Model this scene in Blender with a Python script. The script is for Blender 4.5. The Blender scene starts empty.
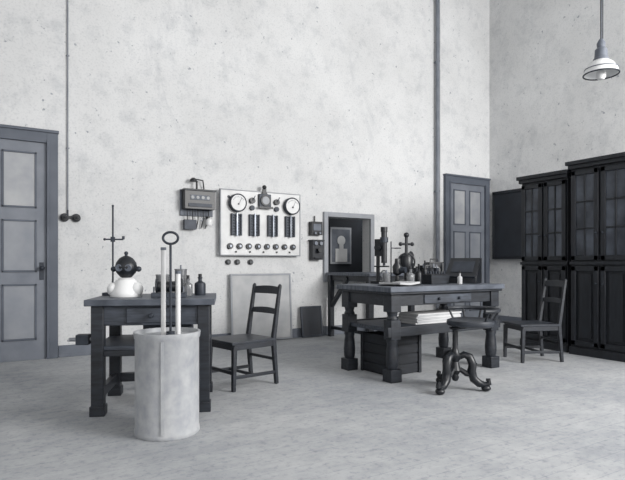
import bpy, bmesh, math, random
from mathutils import Vector, Matrix, Euler
random.seed(4)
S = bpy.context.scene
try:
    S.view_settings.view_transform = 'Standard'
except Exception as e:
    print(e)

# ---------------------------------------------------------------- materials
def T(v, b=0.0):
    """blue-black toned grey: v = linear luminance; darks are blue, lights nearly neutral"""
    k = (1.0 - min(1, v*1.9))**2
    return (v*(.985-0.22*k), v*(.995-0.03*k), v*(1.0+0.36*k), 1)

def mat(name, v, rough=0.6, metal=0.0, var=0.25, scale=6.0, bump=0.0, stretch=(1,1,1)):
    m = bpy.data.materials.new(name); m.use_nodes = True
    nt = m.node_tree; N = nt.nodes; L = nt.links
    b = N['Principled BSDF']
    b.inputs['Roughness'].default_value = rough
    b.inputs['Metallic'].default_value = metal
    tc = N.new('ShaderNodeTexCoord'); mp = N.new('ShaderNodeMapping')
    mp.inputs['Scale'].default_value = stretch
    L.new(tc.outputs['Object'], mp.inputs['Vector'])
    n = N.new('ShaderNodeTexNoise'); n.inputs['Scale'].default_value = scale
    n.inputs['Detail'].default_value = 6
    L.new(mp.outputs[0], n.inputs['Vector'])
    r = N.new('ShaderNodeValToRGB')
    r.color_ramp.elements[0].position = 0.3; r.color_ramp.elements[1].position = 0.7
    r.color_ramp.elements[0].color = T(v*(1-var)); r.color_ramp.elements[1].color = T(min(.95, v*(1+var)))
    L.new(n.outputs['Fac'], r.inputs[0]); L.new(r.outputs[0], b.inputs['Base Color'])
    if bump:
        bp = N.new('ShaderNodeBump'); bp.inputs['Strength'].default_value = bump
        bp.inputs['Distance'].default_value = 0.01
        L.new(n.outputs['Fac'], bp.inputs['Height']); L.new(bp.outputs[0], b.inputs['Normal'])
    return m

def helpers(nt):
    N = nt.nodes; L = nt.links
    tc = N.new('ShaderNodeTexCoord')
    def noise(s, st=(1,1,1), d=5, rgh=.6, dist=0):
        mp = N.new('ShaderNodeMapping'); mp.inputs['Scale'].default_value = st
        L.new(tc.outputs['Object'], mp.inputs['Vector'])
        n = N.new('ShaderNodeTexNoise'); n.inputs['Scale'].default_value = s
        n.inputs['Detail'].default_value = d; n.inputs['Roughness'].default_value = rgh
        n.inputs['Distortion'].default_value = dist
        L.new(mp.outputs[0], n.inputs['Vector']); return n
    def ramp(src, p0, c0, p1, c1):
        r = N.new('ShaderNodeValToRGB'); e = r.color_ramp.elements
        e[0].position = p0; e[0].color = c0; e[1].position = p1; e[1].color = c1
        L.new(src, r.inputs[0]); return r.outputs[0]
    def mul(a, c):
        x = N.new('ShaderNodeMixRGB'); x.blend_type = 'MULTIPLY'; x.inputs[0].default_value = 1
        L.new(a, x.inputs[1]); L.new(c, x.inputs[2]); return x.outputs[0]
    return tc, noise, ramp, mul

def wall_mat():
    m = bpy.data.materials.new('plaster'); m.use_nodes = True
    nt = m.node_tree; N = nt.nodes; L = nt.links; b = N['Principled BSDF']
    b.inputs['Roughness'].default_value = 0.95
    b.inputs['Specular IOR Level'].default_value = 0.1
    tc, noise, ramp, mul = helpers(nt)
    W = (1,1,1,1)
    n2 = noise(3.2, d=8, rgh=.72)
    a = ramp(noise(.5, d=6).outputs['Fac'], .32, T(.57), .66, T(.68))
    c = ramp(n2.outputs['Fac'], .32, (.83,.84,.855,1), .50, W)
    d = ramp(noise(11, d=3, rgh=.65).outputs['Fac'], .285, (.50,.53,.57,1), .33, W)
    e = ramp(noise(1.7, (1,1,.35), 7, .7, 1.2).outputs['Fac'], .27, (.82,.83,.85,1), .42, W)
    f = ramp(noise(38, d=2).outputs['Fac'], .3, (.87,.875,.885,1), .5, W)
    col = mul(mul(mul(mul(a, c), d), e), f)
    L.new(col, b.inputs['Base Color'])
    bp = N.new('ShaderNodeBump'); bp.inputs['Strength'].default_value = .25; bp.inputs['Distance'].default_value = .01
    L.new(n2.outputs['Fac'], bp.inputs['Height']); L.new(bp.outputs[0], b.inputs['Normal'])
    return m

def floor_mat():
    m = bpy.data.materials.new('floor_boards'); m.use_nodes = True
    nt = m.node_tree; N = nt.nodes; L = nt.links; b = N['Principled BSDF']
    b.inputs['Roughness'].default_value = 0.85
    b.inputs['Specular IOR Level'].default_value = 0.2
    tc, noise, ramp, mul = helpers(nt)
    W = (1,1,1,1)
    br = N.new('ShaderNodeTexBrick')
    br.inputs['Scale'].default_value = 1; br.inputs['Brick Width'].default_value = 6.5
    br.inputs['Row Height'].default_value = .17; br.inputs['Mortar Size'].default_value = .003
    br.inputs['Mortar Smooth'].default_value = .9
    br.inputs['Color1'].default_value = T(.425); br.inputs['Color2'].default_value = T(.44)
    br.inputs['Mortar'].default_value = T(.32)
    L.new(tc.outputs['Object'], br.inputs['Vector'])
    g = ramp(noise(5, (1, 1.5, 1), 8, .7).outputs['Fac'], .3, (.80,.815,.835,1), .6, W)
    s = ramp(noise(.8, (1, 1.1, 1), 7, .65).outputs['Fac'], .3, (.72,.74,.77,1), .62, W)
    t = ramp(noise(20, (1, 1.1, 1), 4, .7).outputs['Fac'], .33, (.76,.775,.80,1), .48, W)
    L.new(mul(mul(mul(br.outputs['Color'], g), s), t), b.inputs['Base Color'])
    return m

M_wall = wall_mat(); M_floor = floor_mat()
M_ceil = mat('ceiling_paint', .6, .95, 0, .05, 1)
M_base = mat('baseboard_paint', .15, .6, 0, .2, 3)
M_case = mat('door_casing_paint', .10, .55, 0, .15, 4)
M_leaf = mat('door_leaf_paint', .18, .5, 0, .15, 4)
M_panel = mat('door_panel_paint', .25, .5, 0, .15, 3)
M_panelL = mat('door_upper_panel_paint', .33, .4, 0, .2, 3)
M_wood = mat('dark_oak', .017, .5, 0, .5, 7, .1, (1, 6, 6))
M_wood2 = mat('worn_oak', .045, .55, 0, .5, 6, .1, (1, 7, 7))
M_top = mat('scrubbed_table_top', .085, .5, 0, .5, 5, .1, (1, 6, 1))
M_cab = mat('ebonised_cabinet_wood', .012, .5, 0, .4, 5, .05, (6, 6, 1))
M_cabpane = mat('cabinet_glass', .06, .25, 0, .7, 3)
M_black = mat('black_japanned_iron', .009, .4, 0, .3, 8)
M_iron = mat('dull_iron', .035, .5, .3, .3, 10)
M_brass = mat('lacquered_brass', .2, .35, .6, .2, 10)
M_steel = mat('grey_steel', .3, .4, .5, .2, 10)
M_zinc = mat('weathered_zinc', .35, .7, 0, .17, 14, .15, (1, 1, .8))
M_white = mat('white_enamel', .74, .35, 0, .05, 8)
M_marble = mat('white_marble', .62, .45, 0, .14, 4)
M_mframe = mat('marble_edge', .28, .5, 0, .14, 4)
M_paper = mat('dial_paper', .72, .7, 0, .04, 6)
M_pale = mat('pale_board', .43, .8, 0, .15, 4)
M_pale2 = mat('pale_board_edge', .53, .8, 0, .12, 4)
M_grey = mat('slate_grey', .13, .6, 0, .3, 6)
M_pipe = mat('pipe_paint', .16, .5, 0, .25, 5)
M_condu = mat('conduit_grey', .24, .6, 0, .2, 5)
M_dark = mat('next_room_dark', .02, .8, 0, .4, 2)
M_blackb = mat('blackboard_slate', .02, .6, 0, .4, 2)
M_leather = mat('worn_leather', .024, .45, 0, .4, 9, .15)
M_crate = mat('crate_wood', .012, .7, 0, .5, 6, .1, (1, 1, 6))

def glass_mat():
    m = bpy.data.materials.new('jar_glass'); m.use_nodes = True
    b = m.node_tree.nodes['Principled BSDF']
    nt = m.node_tree
    n = nt.nodes.new('ShaderNodeTexNoise'); n.inputs['Scale'].default_value = 5
    r = nt.nodes.new('ShaderNodeValToRGB')
    r.color_ramp.elements[0].color = T(.25); r.color_ramp.elements[1].color = T(.5)
    nt.links.new(n.outputs['Fac'], r.inputs[0]); nt.links.new(r.outputs[0], b.inputs['Base Color'])
    b.inputs['Transmission Weight'].default_value = .6
    b.inputs['Roughness'].default_value = .12
    return m
M_glass = glass_mat()

# ---------------------------------------------------------------- builder
def align(p1, p2, up=None):
    p1 = Vector(p1); p2 = Vector(p2); d = p2-p1
    q = d.to_track_quat('Z', 'Y')
    return Matrix.Translation((p1+p2)/2) @ q.to_matrix().to_4x4(), d.length

class B:
    def __init__(s, name):
        s.name = name; s.bm = bmesh.new(); s.mats = []
    def mi(s, m):
        if m not in s.mats: s.mats.append(m)
        return s.mats.index(m)
    def _set(s, verts, m):
        i = s.mi(m); vs = set(verts)
        for v in vs:
            for f in v.link_faces: f.material_index = i
    def box(s, c, d, m, rot=(0,0,0), bev=0.0):
        M = Matrix.Translation(c) @ Euler(rot).to_matrix().to_4x4() @ Matrix.Diagonal((d[0], d[1], d[2], 1))
        r = bmesh.ops.create_cube(s.bm, size=1, matrix=M); s._set(r['verts'], m)
    def b2(s, x0, x1, y0, y1, z0, z1, m):
        s.box(((x0+x1)/2, (y0+y1)/2, (z0+z1)/2), (x1-x0, y1-y0, z1-z0), m)
    def beam(s, p1, p2, w, d, m, w2=None, d2=None):
        p1 = Vector(p1); p2 = Vector(p2); z = (p2-p1).normalized()
        ref = Vector((1,0,0)) if abs(z.x) < .8 else Vector((0,1,0))
        x = (ref - z*ref.dot(z)).normalized(); y = z.cross(x)
        w2 = w if w2 is None else w2; d2 = d if d2 is None else d2
        vs = []
        for p, a, b in ((p1, w, d), (p2, w2, d2)):
            for sx, sy in ((-1,-1),(1,-1),(1,1),(-1,1)):
                vs.append(s.bm.verts.new(p + x*sx*a/2 + y*sy*b/2))
        i = s.mi(m)
        for f in ((3,2,1,0),(4,5,6,7),(0,1,5,4),(1,2,6,5),(2,3,7,6),(3,0,4,7)):
            s.bm.faces.new([vs[k] for k in f]).material_index = i
    def cyl(s, p1, p2, r1, m, r2=None, seg=20):
        M, l = align(p1, p2); r2 = r1 if r2 is None else r2
        r = bmesh.ops.create_cone(s.bm, cap_ends=True, segments=seg, radius1=r1, radius2=r2, depth=l, matrix=M)
        s._set(r['verts'], m)
    def sph(s, c, r, m, seg=18):
        if not isinstance(r, (tuple, list)): r = (r, r, r)
        M = Matrix.Translation(c) @ Matrix.Diagonal((r[0], r[1], r[2], 1))
        g = bmesh.ops.create_uvsphere(s.bm, u_segments=seg, v_segments=max(8, seg//2), radius=1, matrix=M)
        s._set(g['verts'], m)
    def lathe(s, prof, c, m, seg=28, rot=(0,0,0)):
        R = Matrix.Translation(c) @ Euler(rot).to_matrix().to_4x4(); i = s.mi(m)
        rings = []
        for r, z in prof:
            if r < 1e-5: rings.append([s.bm.verts.new(R @ Vector((0,0,z)))])
            else: rings.append([s.bm.verts.new(R @ Vector((r*math.cos(2*math.pi*k/seg), r*math.sin(2*math.pi*k/seg), z))) for k in range(seg)])
        for a, b in zip(rings, rings[1:]):
            for k in range(seg):
                k2 = (k+1) % seg
                if len(a) == 1 and len(b) == 1: continue
                if len(a) == 1: f = [a[0], b[k2], b[k]]
                elif len(b) == 1: f = [a[k], a[k2], b[0]]
                else: f = [a[k], a[k2], b[k2], b[k]]
                s.bm.faces.new(f).material_index = i
        for ring, fl in ((rings[0], True), (rings[-1], False)):
            if len(ring) > 1:
                s.bm.faces.new(ring[::-1] if fl else ring).material_index = i
    def tube(s, pts, r, m, seg=10, closed=False):
        pts = [Vector(p) for p in pts]; n = len(pts); i = s.mi(m)
        rs = r if isinstance(r, (list, tuple)) else [r]*n
        rings = []; prev = None
        for k, p in enumerate(pts):
            a = pts[(k-1) % n] if (closed or k > 0) else p
            b = pts[(k+1) % n] if (closed or k < n-1) else p
            t = (b-a).normalized()
            if prev is None:
                ref = Vector((0,0,1)) if abs(t.z) < .9 else Vector((1,0,0))
            else: ref = prev
            x = (ref - t*ref.dot(t)).normalized(); prev = x; y = t.cross(x)
            rings.append([s.bm.verts.new(p + (x*math.cos(2*math.pi*q/seg) + y*math.sin(2*math.pi*q/seg))*rs[k]) for q in range(seg)])
        rng = range(n) if closed else range(n-1)
        for k in rng:
            a = rings[k]; b = rings[(k+1) % n]
            for q in range(seg):
                q2 = (q+1) % seg
                s.bm.faces.new([a[q], a[q2], b[q2], b[q]]).material_index = i
        if not closed:
            s.bm.faces.new(rings[0][::-1]).material_index = i
            s.bm.faces.new(rings[-1]).material_index = i
    def ring(s, c, R, r, m, axis='Z', n=28, sy=1.0):
        pts = []
        for k in range(n):
            a = 2*math.pi*k/n; u = R*math.cos(a); v = R*sy*math.sin(a)
            pts.append(Vector(c) + Vector({'Z': (u, v, 0), 'Y': (u, 0, v), 'X': (0, u, v)}[axis]))
        s.tube(pts, r, m, 8, True)
    def done(s, loc=(0,0,0), rz=0.0, bevel=0.0, smooth=True):
        bmesh.ops.recalc_face_normals(s.bm, faces=s.bm.faces)
        me = bpy.data.meshes.new(s.name); s.bm.to_mesh(me); s.bm.free()
        for m in s.mats: me.materials.append(m)
        if smooth:
            me.polygons.foreach_set('use_smooth', [True]*len(me.polygons))
            try: me.set_sharp_from_angle(angle=math.radians(38))
            except Exception: pass
        o = bpy.data.objects.new(s.name, me); S.collection.objects.link(o)
        o.location = loc; o.rotation_euler = (0, 0, rz)
        if bevel:
            bv = o.modifiers.new('bevel', 'BEVEL'); bv.width = bevel; bv.segments = 2
            bv.limit_method = 'ANGLE'; bv.angle_limit = math.radians(50)
        return o

YW = 7.53; XR = 8.93; HC = 7.3; XL = -3.2
# ---------------------------------------------------------------- room
b = B('floor'); b.b2(XL, XR, -3.5, YW, -.1, 0, M_floor); b.done(smooth=False)
b = B('ceiling'); b.b2(XL, XR+.2, -3.5, YW+.2, HC, HC+.15, M_ceil); b.done(smooth=False)
b = B('wall_back')
ox0, ox1, oz0, oz1 = 4.88, 5.78, .98, 2.0
b.b2(XL, ox0, YW, YW+.2, 0, HC, M_wall); b.b2(ox1, XR+.2, YW, YW+.2, 0, HC, M_wall)
b.b2(ox0, ox1, YW, YW+.2, 0, oz0, M_wall); b.b2(ox0, ox1, YW, YW+.2, oz1, HC, M_wall)
b.done(smooth=False)
b = B('wall_right'); b.b2(XR, XR+.2, -3.5, YW, 0, HC, M_wall); b.done(smooth=False)
b = B('wall_left'); b.b2(XL-.2, XL, -3.5, YW+.2, 0, HC, M_wall); b.done(smooth=False)

b = B('baseboard_back')
for x0, x1 in ((XL, -.62), (.76, 7.58), (8.885, XR)):
    b.b2(x0, x1, YW-.025, YW, 0, .15, M_base); b.b2(x0, x1, YW-.035, YW, 0, .03, M_base)
b.done(bevel=.004)
b = B('baseboard_right'); b.b2(XR-.025, XR, -3.5, YW-.025, 0, .15, M_base); b.done(bevel=.004)

def door(name, x0, x1, h, rows, cols, knobside):
    b = B(name); c = .13; y = YW-.001
    b.b2(x0, x0+c, y-.07, y, 0, h, M_case); b.b2(x1-c, x1, y-.07, y, 0, h, M_case)
    b.b2(x0+c, x1-c, y-.07, y, h-c, h, M_case)
    b.b2(x0-.01, x1+.01, y-.09, y, h, h+.035, M_case)
    b.b2(x0+c-.03, x0+c, y-.085, y, 0, h-c+.03, M_case); b.b2(x1-c, x1-c+.03, y-.085, y, 0, h-c+.03, M_case)
    b.b2(x0+c, x1-c, y-.035, y, 0, h-c, M_leaf)
    W = x1-x0-2*c; st = .11
    pw = (W-st*(cols+1))/cols
    for i in range(cols):
        px = x0+c+st+i*(pw+st)
        for q, (z0, z1) in enumerate(rows):
            t = .022; pm = M_panelL if q == len(rows)-1 else M_panel
            for a in ((px, px+pw, z0, z0+t), (px, px+pw, z1-t, z1), (px, px+t, z0, z1), (px+pw-t, px+pw, z0, z1)):
                b.b2(a[0], a[1], y-.05, y-.03, a[2], a[3], M_case)
            b.b2(px+t, px+pw-t, y-.04, y-.03, z0+t, z1-t, pm)
    kx = x1-c-.055 if knobside > 0 else x0+c+.055
    b.cyl((kx, y-.035, 1.15), (kx, y-.09, 1.15), .012, M_iron)
    b.sph((kx, y-.1, 1.15), .03, M_iron)
    b.b2(kx-.025, kx+.025, y-.042, y-.03, 1.0, 1.22, M_iron)
    return b.done(bevel=.003)
door('door_1', -.6, .752, 2.86, [(.25, .95), (1.1, 1.75), (1.9, 2.6)], 2, 1)
door('door_2', 7.6, 8.86, 2.93, [(.25, .95), (1.1, 1.85), (1.98, 2.68)], 2, -1)

# serving hatch through wall to the next room
b = B('trim_1')
c = .08
b.b2(ox0-c, ox0, YW-.05, YW, oz0-c, oz1+c, M_mframe); b.b2(ox1, ox1+c, YW-.05, YW, oz0-c, oz1+c, M_mframe)
b.b2(ox0, ox1, YW-.05, YW, oz1, oz1+c, M_mframe); b.b2(ox0, ox1, YW-.07, YW, oz0-c, oz0, M_mframe)
b.done(bevel=.004)
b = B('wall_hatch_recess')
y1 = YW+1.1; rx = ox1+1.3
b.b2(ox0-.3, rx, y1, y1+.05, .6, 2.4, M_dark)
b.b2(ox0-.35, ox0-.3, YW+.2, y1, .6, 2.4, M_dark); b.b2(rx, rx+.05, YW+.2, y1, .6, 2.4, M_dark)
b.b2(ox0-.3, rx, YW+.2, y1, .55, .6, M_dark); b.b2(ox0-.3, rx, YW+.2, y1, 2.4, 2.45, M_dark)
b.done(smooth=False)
b = B('framed_picture')
fx, fz = 5.90, 1.56
b.b2(fx-.25, fx+.25, y1-.04, y1-.005, fz-.36, fz+.36, M_mframe)
b.b2(fx-.21, fx+.21, y1-.045, y1-.035, fz-.32, fz+.32, M_grey)
b.b2(fx-.14, fx+.14, y1-.055, y1-.045, fz-.32, fz-.06, M_marble)
b.b2(fx-.05, fx+.05, y1-.055, y1-.045, fz-.06, fz+.04, M_marble)
b.lathe([(0,-.006),(.095,-.006),(.095,.004),(0,.004)], (fx, y1-.05, fz+.1), M_marble, 24, (math.pi/2, 0, 0))
b.done(bevel=.003)

# blackboard on right wall
b = B('blackboard')
b.b2(XR-.05, XR-.01, 5.7, 7.36, 1.36, 2.62, M_blackb)
for a in ((5.66, 7.40, 1.3, 1.36), (5.66, 7.40, 2.62, 2.68)): b.b2(XR-.07, XR-.001, *a, M_cab)
b.b2(XR-.07, XR-.001, 5.64, 5.7, 1.3, 2.68, M_cab); b.b2(XR-.07, XR-.001, 7.36, 7.40, 1.3, 2.68, M_cab)
b.b2(XR-.12, XR-.05, 5.7, 7.36, 1.3, 1.33, M_cab)
b.done(bevel=.003)

# ---------------------------------------------------------------- conduits
b = B('electrical_conduit')
b.cyl((.87, YW-.02, 1.9), (.87, YW-.02, HC), .009, M_condu, seg=10)
for z in (2.7, 3.9, 5.1, 6.3): b.box((.87, YW-.015, z), (.04, .03, .012), M_condu)
b.done()
b = B('light_switch')
for sx in (.83, .97):
    b.cyl((sx, YW, 1.80), (sx, YW-.03, 1.80), .055, M_wood, seg=20)
    b.cyl((sx, YW-.03, 1.80), (sx, YW-.07, 1.80), .04, M_black, .03)
    b.sph((sx, YW-.08, 1.80), .018, M_black)
b.b2(.83, .97, YW-.015, YW, 1.785, 1.825, M_black)
b.tube([(.87, YW-.02, 1.9), (.87, YW-.02, 1.82)], .011, M_iron)
b.done()
b = B('heating_riser_pipe')
b.cyl((7.37, YW-.08, 0), (7.37, YW-.08, HC), .038, M_pipe)
b.cyl((7.46, YW-.05, 0), (7.46, YW-.05, HC), .012, M_pale2)
for z in (.3, 2.6, 5.1):
    b.cyl((7.37, YW-.08, z-.02), (7.37, YW-.08, z+.02), .043, M_pipe)
    b.box((7.39, YW-.03, z), (.08, .06, .03), M_pipe)
b.done()

# ---------------------------------------------------------------- switchboard (wall panel)
b = B('electrical_switchboard')
x0, x1, z0, z1 = 2.942, 4.29, 1.34, 2.31; yf = YW-.10
b.b2(x0, x1, yf, yf+.04, z0, z1, M_marble)
for x in (x0+.12, x1-.12):
    for z in (z0+.1, z1-.1): b.cyl((x, yf-.01, z), (x, YW, z), .02, M_iron)
e = .014
for a in ((x0-e, x1+e, z0-e, z0), (x0-e, x1+e, z1, z1+e)): b.b2(a[0], a[1], yf-.006, yf+.045, a[2], a[3], M_mframe)
for a in ((x0-e, x0), (x1, x1+e)): b.b2(a[0], a[1], yf-.006, yf+.045, z0, z1, M_mframe)
for gx in (3.19, 4.12):
    b.cyl((gx, yf, 2.12), (gx, yf-.07, 2.12), .135, M_iron, seg=36)
    b.cyl((gx, yf-.07, 2.12), (gx, yf-.078, 2.12), .118, M_paper, seg=36)
    b.ring((gx, yf-.074, 2.12), .127, .011, M_iron, 'Y', 36)
    b.beam((gx, yf-.082, 2.09), (gx+.05, yf-.082, 2.19), .006, .004, M_grey)
    b.cyl((gx, yf-.078, 2.10), (gx, yf-.09, 2.10), .014, M_black)
    for k in range(9):
        a = math.radians(30+15*k)
        b.box((gx+.09*math.cos(a), yf-.079, 2.12+.09*math.sin(a)), (.006, .004, .02), M_grey, (0, -(a-math.pi/2), 0))
cx = 3.65
b.b2(cx-.10, cx+.10, yf-.05, yf, 2.08, 2.28, M_iron)
b.cyl((cx, yf-.05, 2.18), (cx, yf-.07, 2.18), .085, M_black, seg=28); b.cyl((cx, yf-.07, 2.18), (cx, yf-.074, 2.18), .062, M_mframe, seg=28)
b.b2(cx-.03, cx+.03, yf-.03, yf, 2.28, 2.36, M_black); b.sph((cx, yf-.015, 2.39), .035, M_black)
for sx in (cx-.1, cx+.1): b.beam((sx, yf-.02, 2.2), (cx, yf-.02, 2.36), .014, .014, M_black)
b.beam((cx-.12, yf-.07, 2.07), (cx+.12, yf-.07, 2.07), .03, .03, M_black)
for sx in (cx-.21, cx+.21):
    b.cyl((sx, yf, 2.17), (sx, yf-.05, 2.17), .045, M_black); b.cyl((sx, yf, 2.06), (sx, yf-.04, 2.06), .038, M_iron)
    b.beam((sx, yf-.05, 2.17), (sx+.02, yf-.09, 2.24), .012, .012, M_brass)
for sx in (3.18, 3.475, 3.79, 4.10):
    w = .085
    b.b2(sx-w, sx-w+.022, yf-.045, yf, 1.63, 1.96, M_iron); b.b2(sx+w-.022, sx+w, yf-.045, yf, 1.63, 1.96, M_iron)
    b.b2(sx-w, sx+w, yf-.012, yf, 1.63, 1.96, M_grey)
    for k in range(8):
        z = 1.65+k*.042
        b.b2(sx-w+.02, sx+w-.02, yf-.038, yf-.01, z-.009, z+.009, M_iron)
    b.b2(sx-.012, sx+.012, yf-.06, yf-.03, 1.62, 1.97, M_brass)
for k in range(8):
    sx = 3.08+k*.154
    b.cyl((sx, yf, 1.47), (sx, yf-.035, 1.47), .045, M_black); b.cyl((sx, yf-.035, 1.47), (sx, yf-.055, 1.47), .02, M_brass)
for k in range(5):
    sx = 3.18+k*.23
    b.cyl((sx, yf, 1.385), (sx, yf-.02, 1.385), .014, M_black)
b.done(bevel=.002)

for k, (sx, r) in enumerate(((3.09, .042), (3.24, .042), (3.46, .042))):
    b = B('wall_socket')
    b.cyl((sx, YW, 1.23), (sx, YW-.03, 1.23), r, M_wood); b.cyl((sx, YW-.03, 1.23), (sx, YW-.05, 1.23), r*.7, M_black)
    b.cyl((sx-.012, YW-.05, 1.23), (sx-.012, YW-.055, 1.23), .005, M_brass, seg=8); b.cyl((sx+.012, YW-.05, 1.23), (sx+.012, YW-.055, 1.23), .005, M_brass, seg=8)
    b.done()

b = B('electricity_meter')
mx0, mx1 = 2.37, 2.82; yf = YW-.18
b.b2(mx0-.02, mx1+.02, YW-.03, YW, 1.90, 2.28, M_grey)
b.b2(mx0, mx1, yf, YW-.03, 1.99, 2.25, M_black)
b.b2(mx0-.015, mx1+.015, yf-.015, YW-.03, 2.25, 2.275, M_wood)
b.b2(mx0+.08, mx1-.08, yf-.008, yf, 2.12, 2.19, M_grey)
for k in range(4): b.cyl((mx0+.11+k*.077, yf-.008, 2.155), (mx0+.11+k*.077, yf-.014, 2.155), .024, M_pale)
b.b2(mx0+.05, mx1-.05, yf-.01, yf, 2.02, 2.07, M_iron)
b.cyl((mx0+.2, YW-.1, 2.275), (mx0+.2, YW-.1, 2.40), .014, M_black)
b.lathe([(0,.0),(.055,.0),(.05,.03),(.02,.055),(0,.06)], (mx0+.15, YW-.1, 2.39), M_black)
b.tube([(mx0+.15, YW-.1, 2.43), (mx0+.3, YW-.08, 2.42), (mx0+.33, YW-.04, 2.30)], .01, M_black)
for k in range(5):
    xx = mx0+.06+k*.08
    b.tube([(xx, YW-.09, 1.99), (xx+.01, YW-.07, 1.85), (xx+.03*(2-k)/2, YW-.03, 1.72)], .008, M_black, 6)
b.b2(mx0+.02, mx0+.2, YW-.1, YW-.03, 1.70, 1.84, M_iron)
b.lathe([(0,0),(.035,0),(.05,.04),(.045,.09),(.02,.11),(0,.11)], (mx1-.06, YW-.1, 1.76), M_white)
b.b2(mx1-.075, mx1-.045, YW-.1, YW, 1.86, 1.9, M_black)
b.done(bevel=.003)

b = B('fuse_box')
b.b2(4.52, 4.73, YW-.10, YW, 1.68, 1.90, M_black); b.b2(4.55, 4.70, YW-.11, YW-.1, 1.75, 1.86, M_grey)
b.cyl((4.58, YW-.10, 1.71), (4.58, YW-.13, 1.71), .02, M_brass); b.cyl((4.67, YW-.10, 1.71), (4.67, YW-.13, 1.71), .02, M_brass)
b.tube([(4.62, YW-.03, 1.9), (4.62, YW-.03, 2.0)], .01, M_black)
b.done(bevel=.003)
b = B('wall_telephone')
b.b2(4.53, 4.73, YW-.12, YW, 1.27, 1.58, M_wood); b.b2(4.51, 4.75, YW-.14, YW, 1.58, 1.60, M_wood)
b.cyl((4.58, YW-.12, 1.54), (4.58, YW-.15, 1.54), .032, M_brass); b.cyl((4.68, YW-.12, 1.54), (4.68, YW-.15, 1.54), .032, M_brass)
b.cyl((4.63, YW-.12, 1.42), (4.63, YW-.2, 1.43), .025, M_black, .045)
b.b2(4.55, 4.71, YW-.16, YW-.12, 1.29, 1.31, M_wood)
b.done(bevel=.003)

# leaning boards against the wall
def leaning(name, x0, x1, h, t, lean, mf, mp, fr, n=2):
    b = B(name)
    W = x1-x0
    b.box((0, 0, h/2), (W-2*fr, t*.5, h-2*fr), mp)
    b.box((0, 0, fr/2), (W, t, fr), mf); b.box((0, 0, h-fr/2), (W, t, fr), mf)
    b.box((-W/2+fr/2, 0, h/2), (fr, t, h-2*fr), mf); b.box((W/2-fr/2, 0, h/2), (fr, t, h-2*fr), mf)
    for k in (.33, .66): b.box((0, t*.3, h*k), (W-2*fr, t*.3, .05), mf)
    o = b.done(bevel=.003)
    o.location = ((x0+x1)/2, YW-.06-math.sin(lean)*h, .012); o.rotation_euler = (-lean, 0, 0)
leaning('drawing_board', 3.10, 4.14, 1.04, .035, .06, M_mframe, M_pale, .03)
leaning('framed_slate', 4.32, 4.72, .50, .03, .14, M_iron, M_blackb, .03)

# ---------------------------------------------------------------- left workbench
WBR = math.radians(-22)
b = B('workbench')
W, D, H = 1.0, .85, .92
b.box((W/2, D/2, H-.025), (W, D, .05), M_top)
lx = (.09, W-.09); ly = (.09, D-.09)
for x in lx:
    for y in ly:
        b.box((x, y, (H-.05)/2), (.095, .095, H-.05), M_wood)
        b.box((x, y, .04), (.115, .115, .08), M_wood)
b.box((W/2, ly[0]-.015, H-.13), (W-.18, .03, .16), M_wood2); b.box((W/2, ly[1]+.015, H-.13), (W-.18, .03, .16), M_wood)
b.box((lx[0]-.015, D/2, H-.13), (.03, D-.18, .16), M_wood); b.box((lx[1]+.015, D/2, H-.13), (.03, D-.18, .16), M_wood)
b.box((W/2, ly[0]-.035, H-.13), (.38, .02, .12), M_wood2)
b.cyl((W/2, ly[0]-.045, H-.13), (W/2, ly[0]-.085, H-.13), .018, M_iron)
b.box((W/2, D/2, .53), (W-.1, D-.14, .035), M_wood2)
b.box((W/2, ly[0], .49), (W-.18, .05, .05), M_wood)
b.box((W/2, ly[1], .16), (W-.18, .05, .08), M_wood)
for x in lx: b.box((x, D/2, .16), (.05, D-.18, .08), M_wood)
b.box((-.03, .12, .60), (.10, .09, .08), M_iron); b.cyl((-.14, .12, .60), (.06, .12, .60), .016, M_steel)
b.cyl((-.13, .06, .60), (-.13, .18, .60), .008, M_steel)
b.done((.625, 4.43, 0), WBR, .005)
def wb(x, y):
    c, s = math.cos(WBR), math.sin(WBR)
    return (.625+x*c-y*s, 4.43+x*s+y*c)

b = B('retort_stand')
b.box((0, 0, .012), (.16, .12, .024), M_iron); b.cyl((0, 0, .02), (0, 0, .80), .008, M_iron, seg=10)
b.cyl((-.07, 0, .50), (.09, 0, .50), .007, M_iron, seg=8); b.box((0, 0, .50), (.035, .035, .045), M_iron)
b.sph((-.07, 0, .5), .012, M_iron); b.cyl((.09, 0, .5), (.09, 0, .53), .012, M_iron)
b.sph((0, 0, .8), .011, M_iron)
x, y = wb(.09, .64); b.done((x, y, .921), WBR, .002)

# instrument with bust-like outline: white glazed shouldered body, dark coil head
b = B('galvanometer')
b.lathe([(0,0),(.125,0),(.132,.02),(.12,.055),(.10,.10),(.085,.135),(.055,.16),(0,.165)], (0,0,0), M_white)
b.sph((-.095, -.03, .062), (.055,.055,.06), M_white); b.sph((.095, -.03, .062), (.055,.055,.06), M_white)
b.cyl((0,0,.15), (0,0,.19), .038, M_iron)
b.lathe([(0,-.09),(.045,-.085),(.08,-.045),(.092,0),(.082,.04),(.055,.078),(.025,.095),(0,.1)], (0,0,.25), M_black)
for sx in (-.038, .038):
    b.ring((sx, -.083, .245), .024, .006, M_grey, 'Y', 18)
    b.cyl((sx, -.06, .245), (sx, -.083, .245), .02, M_grey)
b.cyl((0,0,.33), (0,0,.365), .012, M_iron); b.sph((0,0,.37), .017, M_iron)
for sx in (-.105, .105): b.cyl((sx*.6, 0, .235), (sx, 0, .235), .02, M_black); b.sph((sx, 0, .235), .024, M_iron)
x, y = wb(.25, .38); b.done((x, y, .922), WBR-.1)

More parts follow.
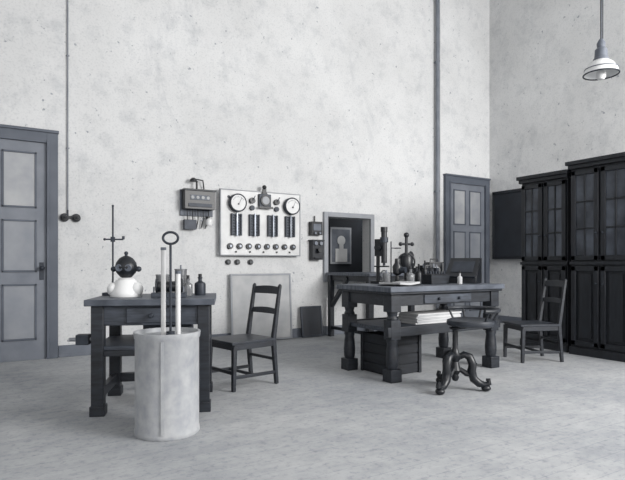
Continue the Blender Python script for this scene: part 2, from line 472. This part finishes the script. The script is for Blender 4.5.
def bottle(name, loc, r, h, m, neck=.35, cap=M_black):
    b = B(name)
    b.lathe([(0,0),(r*.95,0),(r,.01),(r,h*.6),(r*.9,h*.68),(r*neck,h*.78),(r*neck,h*.93),(r*neck*1.25,h*.95),(r*neck*1.25,h),(0,h)], (0,0,0), m)
    b.cyl((0,0,h-.004), (0,0,h+.03), r*neck*.9, cap)
    return b.done(loc)
def jar(name, loc, r, h, m):
    b = B(name)
    b.lathe([(0,0),(r*.97,0),(r,.01),(r,h),(r*1.06,h+.006),(r*1.06,h+.014),(r*.93,h+.014),(r*.93,.015),(0,.015)], (0,0,0), m)
    b.cyl((0,0,.016), (0,0,h*.75), r*.5, M_iron); b.cyl((0,0,h*.75), (0,0,h+.05), .008, M_brass, seg=10)
    return b.done(loc)
Z = .921
x, y = wb(.52, .66); jar('battery_jar', (x, y, Z), .06, .17, M_glass)
x, y = wb(.68, .68); jar('battery_jar', (x, y, Z), .055, .22, M_glass)
x, y = wb(.86, .55); bottle('reagent_bottle', (x, y, Z), .05, .16, M_iron)
x, y = wb(.76, .46); bottle('reagent_bottle', (x, y, Z), .04, .15, M_glass)
b = B('induction_coil')
b.box((0,0,.02), (.28,.12,.04), M_wood2); b.cyl((-.09,0,.09), (.09,0,.09), .045, M_black)
for sx in (-.1, .1): b.cyl((sx-.008,0,.1), (sx+.008,0,.1), .06, M_wood)
for sx in (-.12, .12): b.cyl((sx,-.03,.04), (sx,-.03,.09), .007, M_brass)
x, y = wb(.62, .24); b.done((x, y, Z), WBR, .002)
b = B('storage_box')
b.box((0,0,.11), (.4,.3,.22), M_wood2); b.box((0,0,.225), (.42,.32,.02), M_wood); b.box((0,-.155,.15), (.05,.012,.04), M_brass)
x, y = wb(.6, .45); b.done((x, y, .549), WBR, .004)

# ---------------------------------------------------------------- zinc tank
b = B('zinc_tank')
r, h = .229, .72
b.lathe([(0,0),(r-.004,0),(r,.006),(r,.03),(r-.006,.04),(r-.006,h-.05),(r,h-.04),(r+.004,h-.01),(r+.004,h),(r-.012,h),(r-.014,h-.02),(r-.016,h-.03),(0,h-.03)], (0,0,0), M_zinc, 56)
b.beam((-.01, -r+.002, .04), (-.01, -r+.002, h-.05), .02, .006, M_zinc)
b.cyl((-.03,.02,h-.03), (-.03,.02,1.30), .017, M_marble, seg=16); b.cyl((-.03,.02,1.30), (-.03,.02,1.32), .02, M_grey)
b.cyl((.075,.0,h-.03), (.075,.0,1.13), .018, M_marble, seg=16); b.cyl((.075,0,1.13), (.075,0,1.15), .021, M_grey)
b.cyl((.025,-.03,h-.03), (.025,-.03,1.34), .009, M_iron, seg=10)
b.ring((.025,-.03,1.385), .052, .009, M_iron, 'Y', 26, .8)
b.cyl((.025,-.03,h-.03), (.025,-.03,h+.0), .03, M_iron)
b.done((1.092, 3.786, 0), math.radians(-22))

# ---------------------------------------------------------------- chairs
def chair(name, origin, ang, w=.42, d=.49, sh=.45, bh=.98):
    b = B(name)
    lf = sh-.03
    for y in (0, w):
        b.beam((0, y, 0), (.01, y, lf), .034, .034, M_wood, .044, .044)
        b.beam((d+.03, y, 0), (d-.01, y, sh), .034, .036, M_wood, .042, .044)
        b.beam((d-.01, y, sh-.005), (d+.075, y, bh), .042, .044, M_wood, .028, .034)
        b.sph((d+.077, y, bh), (.018, .018, .018), M_wood, 10)
        b.beam((.01, y, .13), (d+.015, y, .12), .024, .032, M_wood)
    b.beam((.008, 0, .17), (.008, w, .17), .024, .034, M_wood); b.beam((d+.01, 0, .25), (d+.01, w, .25), .022, .028, M_wood)
    b.beam((d*.5, 0, .125), (d*.5, w, .125), .022, .028, M_wood)
    b.box((d/2, .0, sh-.035), (d, .03, .06), M_wood); b.box((d/2, w, sh-.035), (d, .03, .06), M_wood)
    b.box((0.005, w/2, sh-.035), (.03, w, .06), M_wood); b.box((d-.01, w/2, sh-.035), (.03, w, .06), M_wood)
    b.box((d/2-.012, w/2, sh+.003), (d+.035, w+.045, .025), M_leather)
    def bx(z): return d-.01+.085*(z-sh)/(bh-sh)
    def slat(z, hh):
        n = 8; i = b.mi(M_wood); rows = []
        for k in range(n+1):
            y = w*k/n; bow = .02*math.sin(math.pi*k/n)
            cr = .012*math.sin(math.pi*k/n)
            rows.append([b.bm.verts.new((bx(zz)+bow+t, y, zz)) for t, zz in ((-.009, z-hh/2), (.009, z-hh/2), (.009, z+hh/2+cr), (-.009, z+hh/2+cr))])
        for a, c2 in zip(rows, rows[1:]):
            for q in range(4): b.bm.faces.new([a[q], a[(q+1)%4], c2[(q+1)%4], c2[q]]).material_index = i
        b.bm.faces.new(rows[0]); b.bm.faces.new(rows[-1][::-1])
    slat(bh-.05, .07); slat(bh-.26, .05)
    return b.done((origin[0], origin[1], 0), ang, .004)
chair('side_chair', (1.957, 4.628), math.radians(12))
chair('side_chair', (5.517, 4.156), math.radians(-23), bh=1.0)

# ---------------------------------------------------------------- big laboratory table
b = B('laboratory_table')
x0, x1, y0, y1, H = 3.40, 5.10, 4.08, 5.05, .97
b.b2(x0, x1, y0, y1, H-.055, H, M_top)
b.b2(x0+.02, x1-.02, y0+.02, y1-.02, H-.08, H-.055, M_wood)
LX = (x0+.11, x1-.11); LY = (y0+.11, y1-.11)
for x in LX:
    for y in LY:
        b.box((x, y, H-.17), (.13, .13, .18), M_wood)
        b.lathe([(.055,.62),(.062,.64),(.048,.67),(.06,.72),(.062,.76),(.05,.8)], (x, y, 0), M_wood)
        b.box((x, y, .53), (.125, .125, .2), M_wood)
        b.lathe([(.05,.12),(.062,.16),(.066,.24),(.06,.32),(.052,.38),(.06,.41),(.055,.44)], (x, y, 0), M_wood)
        b.box((x, y, .065), (.14, .14, .13), M_wood)
b.b2(LX[0], LX[1], LY[0]-.045, LY[0]-.015, H-.2, H-.08, M_wood); b.b2(LX[0], LX[1], LY[1]+.015, LY[1]+.045, H-.2, H-.08, M_wood)
b.b2(LX[0]-.045, LX[0]-.015, LY[0], LY[1], H-.2, H-.08, M_wood); b.b2(LX[1]+.015, LX[1]+.045, LY[0], LY[1], H-.2, H-.08, M_wood)
b.b2(3.9, 4.6, LY[0]-.06, LY[0]-.04, H-.185, H-.095, M_wood2)
for x in (4.1, 4.4): b.cyl((x, LY[0]-.06, H-.14), (x, LY[0]-.09, H-.14), .015, M_iron)
b.b2(LX[0]-.03, LX[1]+.03, LY[0]-.02, LY[1]+.02, .50, .545, M_wood2)
b.b2(LX[0]-.1, LX[1]+.1, LY[0]-.06, LY[0]-.02, .46, .56, M_wood); b.b2(LX[0], LX[1], LY[1]+.02, LY[1]+.05, .47, .56, M_wood)
b.done(bevel=.005)

b = B('pile_of_papers')
for k in range(7):
    b.box((random.uniform(-.01,.01), random.uniform(-.01,.01), .008+k*.016), (.70-random.random()*.05, .3, .0155), M_pale if k % 2 else M_pale2, (0,0,random.uniform(-.04,.04)))
b.done((4.28, 4.45, .546), 0)
b = B('wooden_crate')
cw, cd_, ch = .42, .42, .44
b.b2(-cw/2, cw/2, -cd_/2, cd_/2, 0, ch-.02, M_crate)
for k in range(4):
    z = .06+k*.107
    for sy in (-1, 1): b.box((0, sy*(cd_/2+.006), z), (cw, .012, .095), M_crate)
    for sx in (-1, 1): b.box((sx*(cw/2+.006), 0, z), (.012, cd_, .095), M_crate)
for sx in (-1, 1):
    for sy in (-1, 1): b.box((sx*(cw/2+.01), sy*(cd_/2+.01), ch/2), (.04, .04, ch), M_crate)
b.done((3.84, 4.61, 0), .05, .003)

b = B('side_counter')
x0, x1, y0, y1, H = 4.80, 5.75, 6.25, 7.43, 1.06
b.b2(x0, x1, y0, y1, H-.045, H, M_top)
for x in (x0+.06, x1-.06):
    for y in (y0+.08, y1-.06): b.box((x, y, (H-.045)/2), (.08, .08, H-.045), M_wood)
b.b2(x0+.05, x0+.08, y0+.05, y1-.05, H-.13, H-.045, M_wood); b.b2(x0+.05, x1-.05, y0+.05, y0+.08, H-.13, H-.045, M_wood)
b.beam((x0+.06, y1-.08, .50), (x0+.06, y1-.55, H-.08), .06, .06, M_wood)
b.beam((x0+.06, y0+.08, .15), (x0+.06, y1-.06, .15), .04, .05, M_wood)
b.done(bevel=.004)

# ---------------------------------------------------------------- instruments on big table
HT = .972
b = B('microscope')
b.box((0,.02,.015), (.15,.18,.03), M_black); b.cyl((0,.05,.03), (0,.05,.38), .022, M_black)
b.box((0,0,.2), (.12,.14,.016), M_black); b.box((0,.03,.42), (.06,.1,.2), M_black)
b.cyl((0,-.03,.24), (0,-.03,.60), .034, M_black); b.cyl((0,-.03,.60), (0,-.03,.66), .04, M_black); b.cyl((0,-.03,.21), (0,-.03,.26), .015, M_iron)
for sx in (-.05, .05): b.cyl((sx-.01,.03,.42), (sx+.01,.03,.42), .04, M_black)
b.ring((0,-.03,.11), .04, .008, M_steel, 'X', 18)
b.cyl((0,-.03,.48), (0,-.03,.54), .048, M_iron)
b.done((3.93, 4.88, HT), .4, .002)

b = B('tangent_galvanometer')
b.lathe([(0,0),(.1,0),(.105,.02),(.08,.035),(.03,.05),(.025,.15),(.04,.16),(0,.165)], (0,0,0), M_black)
b.lathe([(0,.14),(.06,.14),(.075,.17),(.075,.30),(.06,.33),(.03,.34),(0,.34)], (0,0,0), M_black)
b.ring((0,-.0,.25), .10, .012, M_black, 'Y', 30)
b.cyl((0,0,.33), (0,0,.56), .018, M_black); b.sph((0,0,.565), .032, M_black); b.cyl((-.07,0,.46), (.07,0,.46), .014, M_black)
b.sph((-.07,0,.46), .024, M_black); b.sph((.07,0,.46), .024, M_black)
b.done((4.15, 4.70, HT), -.4)

b = B('desk_telephone')
b.lathe([(0,0),(.075,0),(.078,.015),(.05,.03),(.018,.045),(.015,.30),(.02,.31),(0,.315)], (0,0,0), M_black)
b.cyl((0,0,.32), (0,-.06,.34), .02, M_black, .045); b.cyl((.03,0,.17), (.075,0,.17), .008, M_brass)
b.cyl((.075,0,.1), (.075,0,.24), .022, M_black, .03)
b.done((4.31, 4.86, HT), .2)

b = B('ammeter_box')
b.box((0,0,.085), (.24,.2,.17), M_wood); b.box((0,0,.175), (.25,.21,.014), M_black)
b.cyl((0,0,.18), (0,0,.21), .075, M_black); b.cyl((0,0,.21), (0,0,.213), .062, M_pale)
for sx in (-.09,.09): b.cyl((sx,-.07,.18), (sx,-.07,.23), .012, M_brass)
b.done((4.58, 4.86, HT), .1, .003)
b = B('voltmeter_case')
b.box((0,0,.12), (.18,.13,.24), M_wood); b.box((0,0,.245), (.2,.15,.014), M_black)
b.cyl((0,-.065,.14), (0,-.085,.14), .07, M_black); b.cyl((0,-.085,.14), (0,-.088,.14), .056, M_pale)
b.tube([(-.05,0,.25),(-.05,0,.29),(.05,0,.29),(.05,0,.25)], .007, M_black, 8)
b.done((4.82, 4.94, HT), -.35, .003)
b = B('resistance_box')
b.box((0,0,.05), (.32,.18,.10), M_wood); b.box((0,0,.105), (.3,.16,.012), M_black)
for k in range(6):
    for j in (-.04,.04): b.cyl((-.12+k*.048, j, .11), (-.12+k*.048, j, .145), .011, M_iron)
b.done((4.40, 4.50, HT), .12, .003)
b = B('writing_slope')
i = b.mi(M_black); vs = [b.bm.verts.new(p) for p in ((-.19,-.14,0),(.19,-.14,0),(.19,.14,0),(-.19,.14,0),(-.19,-.14,.06),(.19,-.14,.06),(.19,.14,.30),(-.19,.14,.30))]
for f in ((3,2,1,0),(4,5,6,7),(0,1,5,4),(1,2,6,5),(2,3,7,6),(3,0,4,7)): b.bm.faces.new([vs[k] for k in f]).material_index = i
sa = math.atan2(.24,.28)
b.box((0,0,.185), (.36,.35,.012), M_black, (sa,0,0)); b.box((0,-.004,.196), (.26,.2,.006), M_iron, (sa,0,0))
b.box((0,-.145,.075), (.36,.012,.03), M_wood, (sa,0,0))
b.done((4.90, 4.53, HT), math.radians(-62), .003)
bottle('glass_flask', (3.99, 4.45, HT), .045, .17, M_glass)
bottle('glass_flask', (4.60, 4.30, HT), .028, .12, M_pale)
bottle('glass_flask', (4.12, 4.46, HT), .035, .20, M_black)
bottle('glass_flask', (4.42, 4.68, HT), .03, .24, M_black)
jar('glass_beaker', (3.82, 4.66, HT), .045, .11, M_glass)
jar('glass_beaker', (4.60, 4.67, HT), .03, .17, M_iron)
bottle('glass_flask', (4.27, 4.66, HT), .035, .17, M_iron)
b = B('condenser_lamp')
b.lathe([(0,0),(.06,0),(.065,.02),(.03,.04),(.02,.1),(.05,.12),(.055,.2),(.03,.24),(.025,.29),(0,.29)], (0,0,0), M_black)
b.cyl((0,-.04,.16), (0,-.11,.16), .035, M_iron)
b.done((3.96, 4.64, HT), .3)
b = B('open_book')
b.box((-.1,0,.022), (.2,.26,.02), M_pale, (0,.06,0)); b.box((.1,0,.022), (.2,.26,.02), M_pale, (0,-.06,0)); b.box((0,0,.004), (.42,.28,.006), M_black)
b.done((3.74, 4.34, HT), .3)
b = B('drip_stand')
b.cyl((0,0,0), (0,0,.02), .06, M_iron); b.cyl((0,0,.02), (0,0,.5), .007, M_iron, seg=8); b.cyl((0,0,.42), (.06,0,.42), .006, M_iron, seg=8); b.ring((.1,0,.42), .04, .006, M_iron)
b.done((4.12, 4.94, HT), 0)

# ---------------------------------------------------------------- iron swivel stool
b = B('swivel_stool')
b.lathe([(0,.14),(.035,.15),(.055,.19),(.04,.24),(.032,.27),(.055,.30),(.06,.33),(.035,.36),(.026,.40),(.026,.57),(.05,.58),(.06,.595),(0,.60)], (0,0,0), M_black)
for k in range(3):
    a = math.radians(75+120*k); ca, sa = math.cos(a), math.sin(a)
    prof = [(.03,.31),(.08,.34),(.13,.32),(.16,.25),(.15,.18),(.17,.11),(.22,.07),(.27,.06),(.31,.08),(.305,.11),(.28,.11)]
    b.tube([(q*ca, q*sa, z) for q, z in prof], [.028,.034,.038,.04,.042,.04,.036,.03,.026,.02,.012], M_black, 10)
    b.sph((.28*ca, .28*sa, .032), (.045,.045,.032), M_black, 12)
    b.tube([(.04*ca,.04*sa,.2), (.1*ca,.1*sa,.16), (.17*ca,.17*sa,.14), (.15*ca,.15*sa,.2), (.11*ca,.11*sa,.19)], [.022,.028,.028,.022,.012], M_black, 8)
b.lathe([(0,.08),(.025,.09),(.036,.12),(.025,.16),(0,.17)], (0,0,0), M_black)
sc = (.13, -.08)
for k in range(4):
    a = math.pi/4+k*math.pi/2
    b.beam((0,0,.585), (sc[0]+.17*math.cos(a), sc[1]+.17*math.sin(a), .625), .03, .025, M_black)
b.lathe([(0,.610),(.2,.610),(.225,.62),(.23,.64),(.225,.665),(.19,.677),(0,.67)], (sc[0],sc[1],0), M_leather, 36)
pts = [(sc[0]+.25*math.cos(math.radians(t)), sc[1]+.25*math.sin(math.radians(t)), .765) for t in range(-110, 111, 11)]
b.tube(pts, [.02]*len(pts), M_wood, 10)
for t in range(-100, 101, 40):
    a = math.radians(t); b.cyl((sc[0]+.2*math.cos(a), sc[1]+.2*math.sin(a), .665), (sc[0]+.25*math.cos(a), sc[1]+.25*math.sin(a), .76), .01, M_wood, seg=8)
b.done((3.80, 3.61, 0), math.radians(0))

# ---------------------------------------------------------------- cabinets
def cabinet(name, xf, y0, y1, h, depth, nd, up0):
    b = B(name); x1 = xf+depth
    b.b2(xf+.03, x1, y0, y1, .08, h-.08, M_cab); b.b2(xf, x1, y0-.015, y1+.015, 0, .1, M_cab)
    b.b2(xf-.02, x1, y0-.02, y1+.02, h-.10, h-.05, M_cab); b.b2(xf-.05, x1+.02, y0-.04, y1+.04, h-.05, h, M_cab)
    b.b2(xf, x1, y0-.01, y1+.01, up0-.06, up0-.02, M_cab)
    dw = (y1-y0)/nd
    for k in range(nd):
        a = y0+k*dw+.015; c = y0+(k+1)*dw-.015; st = .06
        z0, z1 = up0, h-.13
        b.b2(xf, xf+.03, a, a+st, z0, z1, M_cab); b.b2(xf, xf+.03, c-st, c, z0, z1, M_cab)
        b.b2(xf, xf+.03, a, c, z0, z0+st, M_cab); b.b2(xf, xf+.03, a, c, z1-st, z1, M_cab)
        b.b2(xf+.018, xf+.03, a+st, c-st, z0+st, z1-st, M_cabpane)
        m = (a+c)/2; b.b2(xf+.005, xf+.02, m-.012, m+.012, z0+st, z1-st, M_cab)
        for q in (1, 2):
            z = z0+st+(z1-z0-2*st)*q/3; b.b2(xf+.005, xf+.02, a+st, c-st, z-.012, z+.012, M_cab)
        z0, z1 = .13, up0-.08
        b.b2(xf, xf+.03, a, a+st, z0, z1, M_cab); b.b2(xf, xf+.03, c-st, c, z0, z1, M_cab)
        b.b2(xf, xf+.03, a, c, z0, z0+st, M_cab); b.b2(xf, xf+.03, a, c, z1-st, z1, M_cab)
        b.b2(xf+.012, xf+.03, a+st+.04, c-st-.04, z0+st+.04, z1-st-.04, M_cab)
        b.sph((xf-.012, c-.03 if k % 2 == 0 else a+.03, up0+.35), .014, M_iron, 10)
        b.sph((xf-.012, c-.03 if k % 2 == 0 else a+.03, up0-.3), .014, M_iron, 10)
    return b.done(bevel=.004)
cabinet('glazed_cabinet', 6.70, 4.35, 5.08, 2.48, .62, 2, 1.25)
cabinet('glazed_cabinet', 6.62, 2.65, 4.25, 2.56, .70, 4, 1.25)

# ---------------------------------------------------------------- pendant lamp
b = B('pendant_lamp')
z = 3.0
b.cyl((0,0,z+.34), (0,0,HC), .008, M_iron, seg=8)
b.cyl((0.03,0,z+.34), (.03,0,HC), .005, M_iron, seg=8)
b.lathe([(0,.40),(.02,.40),(.04,.36),(.035,.32),(.055,.30),(.06,.22),(.07,.21),(.07,.185),(.05,.18)], (0,0,z), M_grey)
b.lathe([(.05,.20),(.075,.19),(.11,.16),(.145,.11),(.158,.065),(.16,.06),(.156,.055),(.14,.10),(.105,.15),(.07,.175),(.045,.18)], (0,0,z), M_white, 40)
b.ring((0,0,z+.058), .158, .007, M_iron); b.ring((0,0,z+.11), .147, .005, M_grey)
b.lathe([(0,.0),(.03,.01),(.045,.04),(.045,.07),(.025,.12),(.02,.18),(0,.18)], (0,0,z), M_white)
b.done((5.12, 2.96, 0))

# ---------------------------------------------------------------- light
w = bpy.data.worlds.new('world'); S.world = w; w.use_nodes = True
bg = w.node_tree.nodes['Background']; bg.inputs[0].default_value = (1, .99, .99, 1); bg.inputs[1].default_value = .62
def area(name, loc, target, sx, sy, e):
    l = bpy.data.lights.new(name, 'AREA'); l.shape = 'RECTANGLE'; l.size = sx; l.size_y = sy; l.energy = e
    l.color = (1, .985, .97)
    o = bpy.data.objects.new(name, l); S.collection.objects.link(o); o.location = loc
    o.rotation_euler = (Vector(target)-Vector(loc)).to_track_quat('-Z', 'Y').to_euler()
area('daylight_window_light', (6.4, -2.6, 3.6), (4.0, 6.0, 1.0), 3.6, 2.6, 860)
area('daylight_window_light', (-1.5, -2.5, 3.6), (4.0, 6.5, 2.0), 2.5, 3, 120)
l = bpy.data.lights.new('hatch_fill_light', 'POINT'); l.energy = 12; l.shadow_soft_size = .1  # added fill without a visible source, brightens the picture inside the hatch recess
o = bpy.data.objects.new('hatch_fill_light', l); S.collection.objects.link(o); o.location = (6.5, 8.0, 2.2)

# ---------------------------------------------------------------- camera
cd = bpy.data.cameras.new('camera'); cam = bpy.data.objects.new('camera', cd); S.collection.objects.link(cam)
cd.sensor_width = 36; cd.lens = 530/625*36; cd.shift_y = 24/625
cam.location = (0, 0, 1.2)
cam.rotation_euler = (math.radians(90), 0, math.radians(58.6-90))
S.camera = cam
